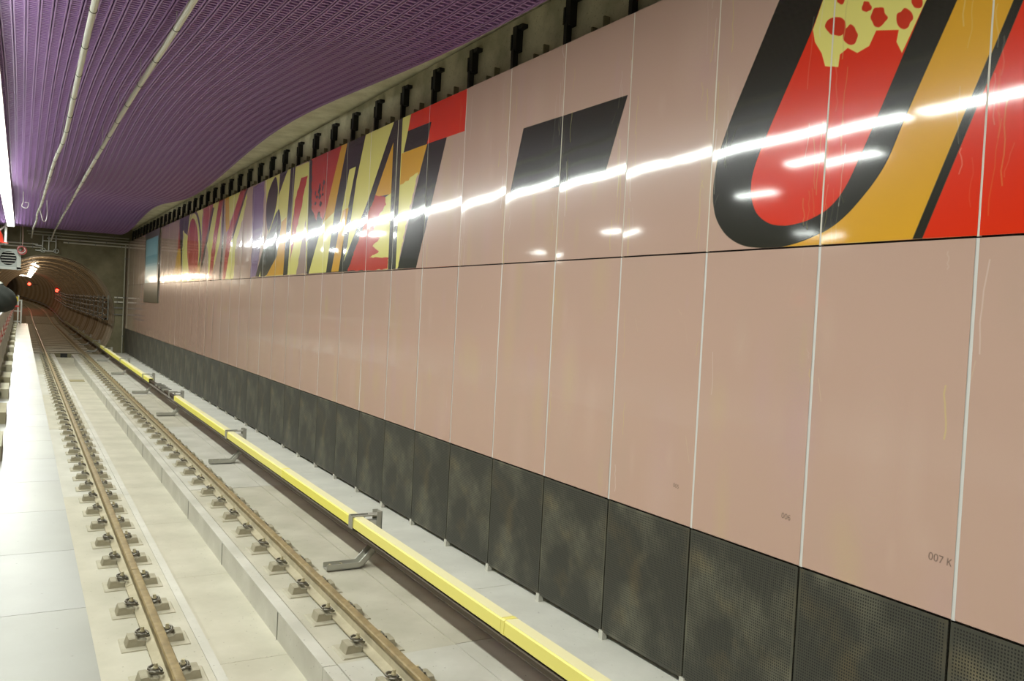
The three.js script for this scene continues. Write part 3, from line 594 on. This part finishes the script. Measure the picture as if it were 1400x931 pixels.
{ const t = thing('cable_ladder', 'grey steel hanger frames for cables above the tunnel mouth', 'cable frame', [0, 0, -END + 0.22]);
  for (const [x, y0, y1] of [[0.78, 3.25, 3.95], [1.02, 3.3, 3.95], [1.3, 3.2, 4.0]]) part(t, 'post', box(x - 0.02, x + 0.02, y0, y1, -0.2, 0.02), mGalv);
  for (const [y, a, b] of [[3.72, 0.78, 1.3], [3.5, 0.5, 0.8], [3.28, 0.5, 1.32]]) part(t, 'rung', box(a, b, y - 0.02, y + 0.02, -0.02, 0.02), mGalv);
  for (const x of [0.8, 1.32]) part(t, 'ring', new THREE.TorusGeometry(0.09, 0.025, 6, 16).translate(x, 3.3, 0.02), mGalv); }

// ------------------------------------------------------------------ platform end: ventilation unit, barrier, hose
{
  const t = thing('ventilation_unit', 'grey box ventilation unit with round louvred fan, hung at the platform end', 'fan unit', [-0.44, 2.37, -42.2]);
  const s = new THREE.Shape([[-0.4, 0], [0.4, 0], [0.4, 0.82], [-0.4, 0.82]].map((p) => new THREE.Vector2(...p))); const h = new THREE.Path(); h.absarc(-0.06, 0.43, 0.3, 0, Math.PI * 2, true); s.holes.push(h);
  const mBox = M(0xa7aca4, 0.5, { metalness: 0.2 });
  part(t, 'front_panel', new THREE.ExtrudeGeometry(s, { depth: 0.03, bevelEnabled: false, curveSegments: 32 }).translate(0, 0, 0.2), mBox);
  part(t, 'casing', [box(-0.4, 0.4, 0, 0.03, -0.3, 0.2), box(-0.4, 0.4, 0.79, 0.82, -0.3, 0.2), box(-0.4, -0.37, 0, 0.82, -0.3, 0.2), box(0.37, 0.4, 0, 0.82, -0.3, 0.2), box(-0.4, 0.4, 0, 0.82, -0.33, -0.3)], mBox);
  part(t, 'frame', [box(0.26, 0.41, -0.02, 0.84, 0.2, 0.25), box(-0.42, 0.41, -0.05, 0.06, 0.2, 0.25)], M(0xc2c6bc, 0.5));
  part(t, 'fan_back', cyl(0.31, 0.02, 28).rotateX(Math.PI / 2).translate(-0.06, 0.43, -0.1), mBlack);
  for (let i = 0; i < 5; i++) part(t, 'louvre', box(-0.33, 0.21, 0.2 + i * 0.115, 0.225 + i * 0.115, 0.14, 0.19), mGalv);
  for (const x of [-0.36, 0.36]) part(t, 'hanger', cyl(0.012, ceilY(42.2) - 2.37 - 0.8, 6).translate(x, 0.82 + (ceilY(42.2) - 2.37 - 0.82) / 2, 0), mGalv);
}
{ const t = thing('hose_coil', 'small red and white hose coil hung beside the ventilation unit', 'hose', [-0.06, 3.2, -41.6]);
  for (let i = 0; i < 3; i++) part(t, 'loop', new THREE.TorusGeometry(0.12 + i * 0.02, 0.022, 6, 20).translate(i * 0.03, -i * 0.03, i * 0.02), M(i === 1 ? 0xe6d0cc : 0xc25a56, 0.6));
  part(t, 'cord', tube([[0.06, 0.1, 0], [0.07, 0.5, 0], [0.05, 1.0, 0]], 0.018, 12, 6), M(0xc9a89c, 0.6)); }
{ const t = thing('hanging_pipe', 'white plastic pipe hanging from the ceiling in front of the ventilation unit', 'pipe', [-0.6, 0, -40.5]);
  part(t, 'pipe', tube([[0, 4.22, 0], [0, 3.9, 0], [0, 3.3, 0]], 0.05, 12, 10), M(0xeeeee6, 0.5)); part(t, 'elbow', tube([[-0.35, 3.4, 0], [-0.28, 3.75, 0], [-0.1, 3.98, 0], [0, 4.06, 0]], 0.035, 16, 8), M(0xe2d2cc, 0.5)); }
{ const t = thing('platform_barrier', 'grey steel barrier with red and white tape across the platform end', 'barrier', [0, 0, -43.1]);
  for (const x of [0.04, -0.08, -0.55, -1.1]) part(t, 'post', box(x - 0.03, x + 0.03, 0, x === -0.08 ? 1.25 : 1.05, -0.03, 0.03), mGalv);
  for (const y of [0.1, 0.55, 1.02]) part(t, 'bar', box(-1.6, 0.04, y - 0.02, y + 0.02, -0.02, 0.02), mGalv);
  part(t, 'yellow_plate', box(-0.2, -0.08, 0.98, 1.18, 0.02, 0.035), M(0xd8c030, 0.6), 'small yellow plate');
  for (let i = 0; i < 8; i++) part(t, 'tape', box(-1.4 + i * 0.17, -1.24 + i * 0.17, 0.72, 0.8, 0.03, 0.034), M(i % 2 ? 0xd23a34 : 0xe8e4de, 0.6)); }

// fence on blocks along the platform
const mBlock = [M(0xb9b4a2, 0.85, { map: texShelf }), M(0xa39c84, 0.85, { map: texShelf })];
const blockD = [8.2, 10.5, 12.97, 14.8, 17.3, 19.9, 22.7, 25.1, 28.0, 30.6, 33.2, 35.8, 38.4, 41.0];
blockD.forEach((d, i) => {
  const t = thing('fence_block', 'low grey concrete block with hollow end under the platform fence', 'concrete block', [0, 0, -d], 'concrete blocks under the platform fence');
  part(t, 'body', [box(-0.32, -0.1, 0, 0.125, -0.9, -0.06), box(-0.18, -0.1, 0, 0.125, -0.061, 0), box(-0.32, -0.18, 0.085, 0.125, -0.061, 0)], mBlock[i % 2]);
});
const mTube2 = M(0xb6b7ac, 0.4, { metalness: 0.4 }), mTapeR = M(0xc8403a, 0.6), mTapeW = M(0xe6e0da, 0.6);
for (let i = 1; i + 1 < blockD.length; i++) {
  const a = blockD[i] + 0.4, b = blockD[i + 1] + 0.36, t = thing('barrier_fence', 'grey tubular mesh fence panel with red and white tape along the platform', 'fence', [-0.25, 0, 0], 'fence panels along the platform');
  for (const d of [a, b]) part(t, 'post', cyl(0.02, 0.94, 8).translate(0, 0.6, -d), mTube2);
  for (const y of [0.2, 0.62, 1.06]) part(t, 'bar', cyl(0.016, b - a, 8).rotateX(Math.PI / 2).translate(0, y, -(a + b) / 2), mTube2);
  const n = 9; for (let j = 1; j < n; j++) part(t, 'upright', cyl(0.009, 0.86, 6).translate(0, 0.63, -(a + (b - a) * j / n)), mTube2);
  const m = 6; for (let j = 0; j < m; j++) { const d0 = a + (b - a) * j / m, d1 = a + (b - a) * (j + 1) / m; part(t, 'tape', dbox(0.02, 0.026, 0.74 - (j % 3) * 0.05, 0.84 - (j % 3) * 0.05, d0, d1), j % 2 ? mTapeR : mTapeW); }
}

// ------------------------------------------------------------------ person in a dark work jacket at the fence
function figure(bones, cell, color, k = 0.03, folds = 0) {
  const lo = new THREE.Vector3(1e9, 1e9, 1e9), hi = lo.clone().negate();
  for (const [a, b, ra, rb] of bones) for (const [p, r] of [[a, ra], [b, rb]]) { lo.min(new THREE.Vector3(p[0] - r - 0.04, p[1] - r - 0.04, p[2] - r - 0.04)); hi.max(new THREE.Vector3(p[0] + r + 0.04, p[1] + r + 0.04, p[2] + r + 0.04)); }
  const half = Math.max(hi.x - lo.x, hi.y - lo.y, hi.z - lo.z) / 2, c = lo.clone().add(hi).multiplyScalar(0.5), n = Math.ceil(half * 2 / cell);
  const mc = new MarchingCubes(n, new THREE.MeshStandardMaterial(), false, false, 200000); mc.isolation = 0;
  const h = n / 2;
  for (let z = 0; z < n; z++) for (let y = 0; y < n; y++) for (let x = 0; x < n; x++) {
    const px = c.x + (x - h) / h * half, py = c.y + (y - h) / h * half, pz = c.z + (z - h) / h * half;
    let d = 1;
    if (px > lo.x && px < hi.x && py > lo.y && py < hi.y && pz > lo.z && pz < hi.z) for (const [a, b, ra, rb] of bones) {
      const bx = b[0] - a[0], by = b[1] - a[1], bz = b[2] - a[2], L = bx * bx + by * by + bz * bz;
      let t = L ? ((px - a[0]) * bx + (py - a[1]) * by + (pz - a[2]) * bz) / L : 0; t = t < 0 ? 0 : t > 1 ? 1 : t;
      const e = Math.hypot(px - a[0] - bx * t, py - a[1] - by * t, pz - a[2] - bz * t) - ra - (rb - ra) * t;
      const q = Math.max(0, k - Math.abs(d - e)); d = Math.min(d, e) - q * q / (4 * k);
    }
    if (folds) d += folds * Math.sin(px * 62 + py * 41 + pz * 9) * Math.sin(py * 33 - pz * 47 + px * 13);
    mc.field[z * n * n + y * n + x] = -d;
  }
  mc.update();
  const g = new THREE.BufferGeometry(), N = mc.count, pos = mc.positionArray.slice(0, N * 3), nor = mc.normalArray.slice(0, N * 3), col = new Float32Array(N * 3);
  for (let i = 0; i < N; i++) { pos[i * 3] = pos[i * 3] * half + c.x; pos[i * 3 + 1] = pos[i * 3 + 1] * half + c.y; pos[i * 3 + 2] = pos[i * 3 + 2] * half + c.z; const q = color(pos[i * 3], pos[i * 3 + 1], pos[i * 3 + 2]); col.set([q.r, q.g, q.b], i * 3); }
  g.setAttribute('position', new THREE.BufferAttribute(pos, 3)); g.setAttribute('normal', new THREE.BufferAttribute(nor, 3)); g.setAttribute('color', new THREE.BufferAttribute(col, 3)); return g;
}
{
  // faces away from the track (towards -x); elbow drawn back, hands raised in front of the chest; feet on the platform
  const SKIN = new THREE.Color(0xd6a98c), JACKET = new THREE.Color(0x1b1e16), TROUSER = new THREE.Color(0x2c3038), BOOT = new THREE.Color(0x1c1814), HAIR = new THREE.Color(0x3a2a1e), EYE_C = new THREE.Color(0x20140e), LIP = new THREE.Color(0xa8685a);
  const J = { head: [-0.25, 1.74, 0], neck: [-0.26, 1.58, 0], chest: [-0.3, 1.36, 0], waist: [-0.31, 1.08, 0], hip: [-0.3, 0.94, 0] };
  const bones = [
    [[-0.28, 1.46, -0.13], [-0.28, 1.46, 0.13], 0.11, 0.11], [[-0.29, 1.4, -0.07], [-0.31, 1.05, -0.06], 0.14, 0.135], [[-0.29, 1.4, 0.07], [-0.31, 1.05, 0.06], 0.14, 0.135], [[-0.3, 0.96, -0.08], [-0.3, 0.96, 0.08], 0.135, 0.135],
    [[-0.27, 1.52, 0], [-0.25, 1.63, 0], 0.075, 0.062],
    [[-0.26, 1.47, 0.2], [-0.115, 1.35, 0.25], 0.09, 0.088], [[-0.115, 1.35, 0.25], [-0.4, 1.42, 0.2], 0.082, 0.058],
    [[-0.28, 1.47, -0.2], [-0.22, 1.26, -0.29], 0.085, 0.07], [[-0.22, 1.26, -0.29], [-0.46, 1.36, -0.14], 0.066, 0.052],
  ];
  for (const s of [-1, 1]) bones.push([[-0.3, 0.92, s * 0.09], [-0.31, 0.5, s * 0.11], 0.105, 0.075], [[-0.31, 0.5, s * 0.11], [-0.28, 0.1, s * 0.12], 0.072, 0.055], [[-0.27, 0.055, s * 0.12], [-0.43, 0.05, s * 0.13], 0.055, 0.045]);
  const body = figure(bones, 0.018, (x, y) => y < 0.13 ? BOOT : y < 0.9 ? TROUSER : y > 1.575 && x > -0.36 ? SKIN : JACKET, 0.03, 0.007);
  const face = (x, y, z) => { const f = x < -0.325; if (f && Math.abs(y - 1.735) < 0.012 && Math.abs(Math.abs(z) - 0.034) < 0.016) return EYE_C; if (f && Math.abs(y - 1.665) < 0.008 && Math.abs(z) < 0.024) return LIP; if (y > 1.8 || (x > -0.2 && y > 1.7)) return HAIR; return SKIN; };
  const head = figure([[[-0.245, 1.77, 0], [-0.235, 1.74, 0], 0.094, 0.09], [[-0.27, 1.7, 0], [-0.29, 1.655, 0], 0.07, 0.045], [[-0.25, 1.68, 0], [-0.25, 1.6, 0], 0.062, 0.062], [[-0.335, 1.725, 0], [-0.352, 1.7, 0], 0.008, 0.014], [[-0.24, 1.745, 0.09], [-0.235, 1.715, 0.088], 0.014, 0.01], [[-0.24, 1.745, -0.09], [-0.235, 1.715, -0.088], 0.014, 0.01]], 0.006, face, 0.015);
  const hand = (wx, wy, wz, s) => {                  // palm with four unequal curled fingers and a thumb, closing on the phone
    const b = [[[wx, wy, wz], [wx - 0.07, wy + 0.02, wz - s * 0.02], 0.03, 0.032]];
    [[0.026, 0.036, 0.024], [0.009, 0.042, 0.027], [-0.009, 0.039, 0.025], [-0.026, 0.031, 0.02]].forEach(([dy, l1, l2]) => { const k = [wx - 0.085, wy + 0.022 + dy, wz - s * 0.02], m = [k[0] - l1, k[1] + 0.004, k[2] - s * 0.014], t = [m[0] + 0.002, m[1], m[2] - s * l2]; b.push([k, m, 0.0105, 0.0095], [m, t, 0.0095, 0.0085]); });
    b.push([[wx - 0.03, wy + 0.03, wz - s * 0.02], [wx - 0.06, wy + 0.07, wz - s * 0.03], 0.014, 0.011], [[wx - 0.06, wy + 0.07, wz - s * 0.03], [wx - 0.085, wy + 0.075, wz - s * 0.045], 0.011, 0.0095]);
    return figure(b, 0.0045, () => SKIN, 0.008);
  };
  const t = thing('person', 'person in a dark work jacket with reflective bands and red hard hat, elbow drawn back', 'person', [0.0, 0, -7.6]);
  const all = [body, head, hand(-0.43, 1.425, 0.19, 1), hand(-0.48, 1.37, -0.13, -1)];
  part(t, 'body', mergeGeometries(all), new THREE.MeshStandardMaterial({ vertexColors: true, roughness: 0.85 }));
  const hat = new THREE.LatheGeometry([[0.0, 0.135], [0.04, 0.13], [0.085, 0.105], [0.112, 0.055], [0.12, 0.0], [0.15, -0.006], [0.15, -0.012], [0.116, -0.008], [0.1, 0.05], [0, 0.118]].map((p) => new THREE.Vector2(...p)), 28).scale(1.05, 1, 0.92).translate(-0.25, 1.79, 0);
  part(t, 'hard_hat', hat, P(0xd8402c, 0.4, { clearcoat: 0.4 }), 'red hard hat');
  const ringAt = (a, b, u, r, w) => { const A = new THREE.Vector3(...a), B = new THREE.Vector3(...b), dir = B.clone().sub(A).normalize(), p = A.clone().lerp(B, u); const g = new THREE.CylinderGeometry(r, r, w, 24, 1, true); g.applyQuaternion(new THREE.Quaternion().setFromUnitVectors(new THREE.Vector3(0, 1, 0), dir)); return g.translate(p.x, p.y, p.z); };
  const mRefl = M(0xb8bcae, 0.4, { side: THREE.DoubleSide }), mHi = M(0xd8e63c, 0.6, { side: THREE.DoubleSide });
  part(t, 'reflective_band', ringAt([-0.26, 1.47, 0.2], [-0.115, 1.35, 0.25], 0.52, 0.094, 0.03), mRefl, 'silver reflective band');
  part(t, 'yellow_band', ringAt([-0.26, 1.47, 0.2], [-0.115, 1.35, 0.25], 0.3, 0.095, 0.025), mHi, 'yellow band');
}
{ const t = thing('phone', 'small dark phone held up by the person in the red hard hat', 'phone', [-0.55, 1.41, -7.57]);
  part(t, 'case', new THREE.BoxGeometry(0.012, 0.15, 0.078), mBlack); part(t, 'screen', new THREE.BoxGeometry(0.002, 0.135, 0.07).translate(0.0075, 0, 0), P(0x20262c, 0.1)); }

scene.traverse((o) => { if (o.isMesh) { o.castShadow = true; o.receiveShadow = true; } });
renderer.render(scene, camera);
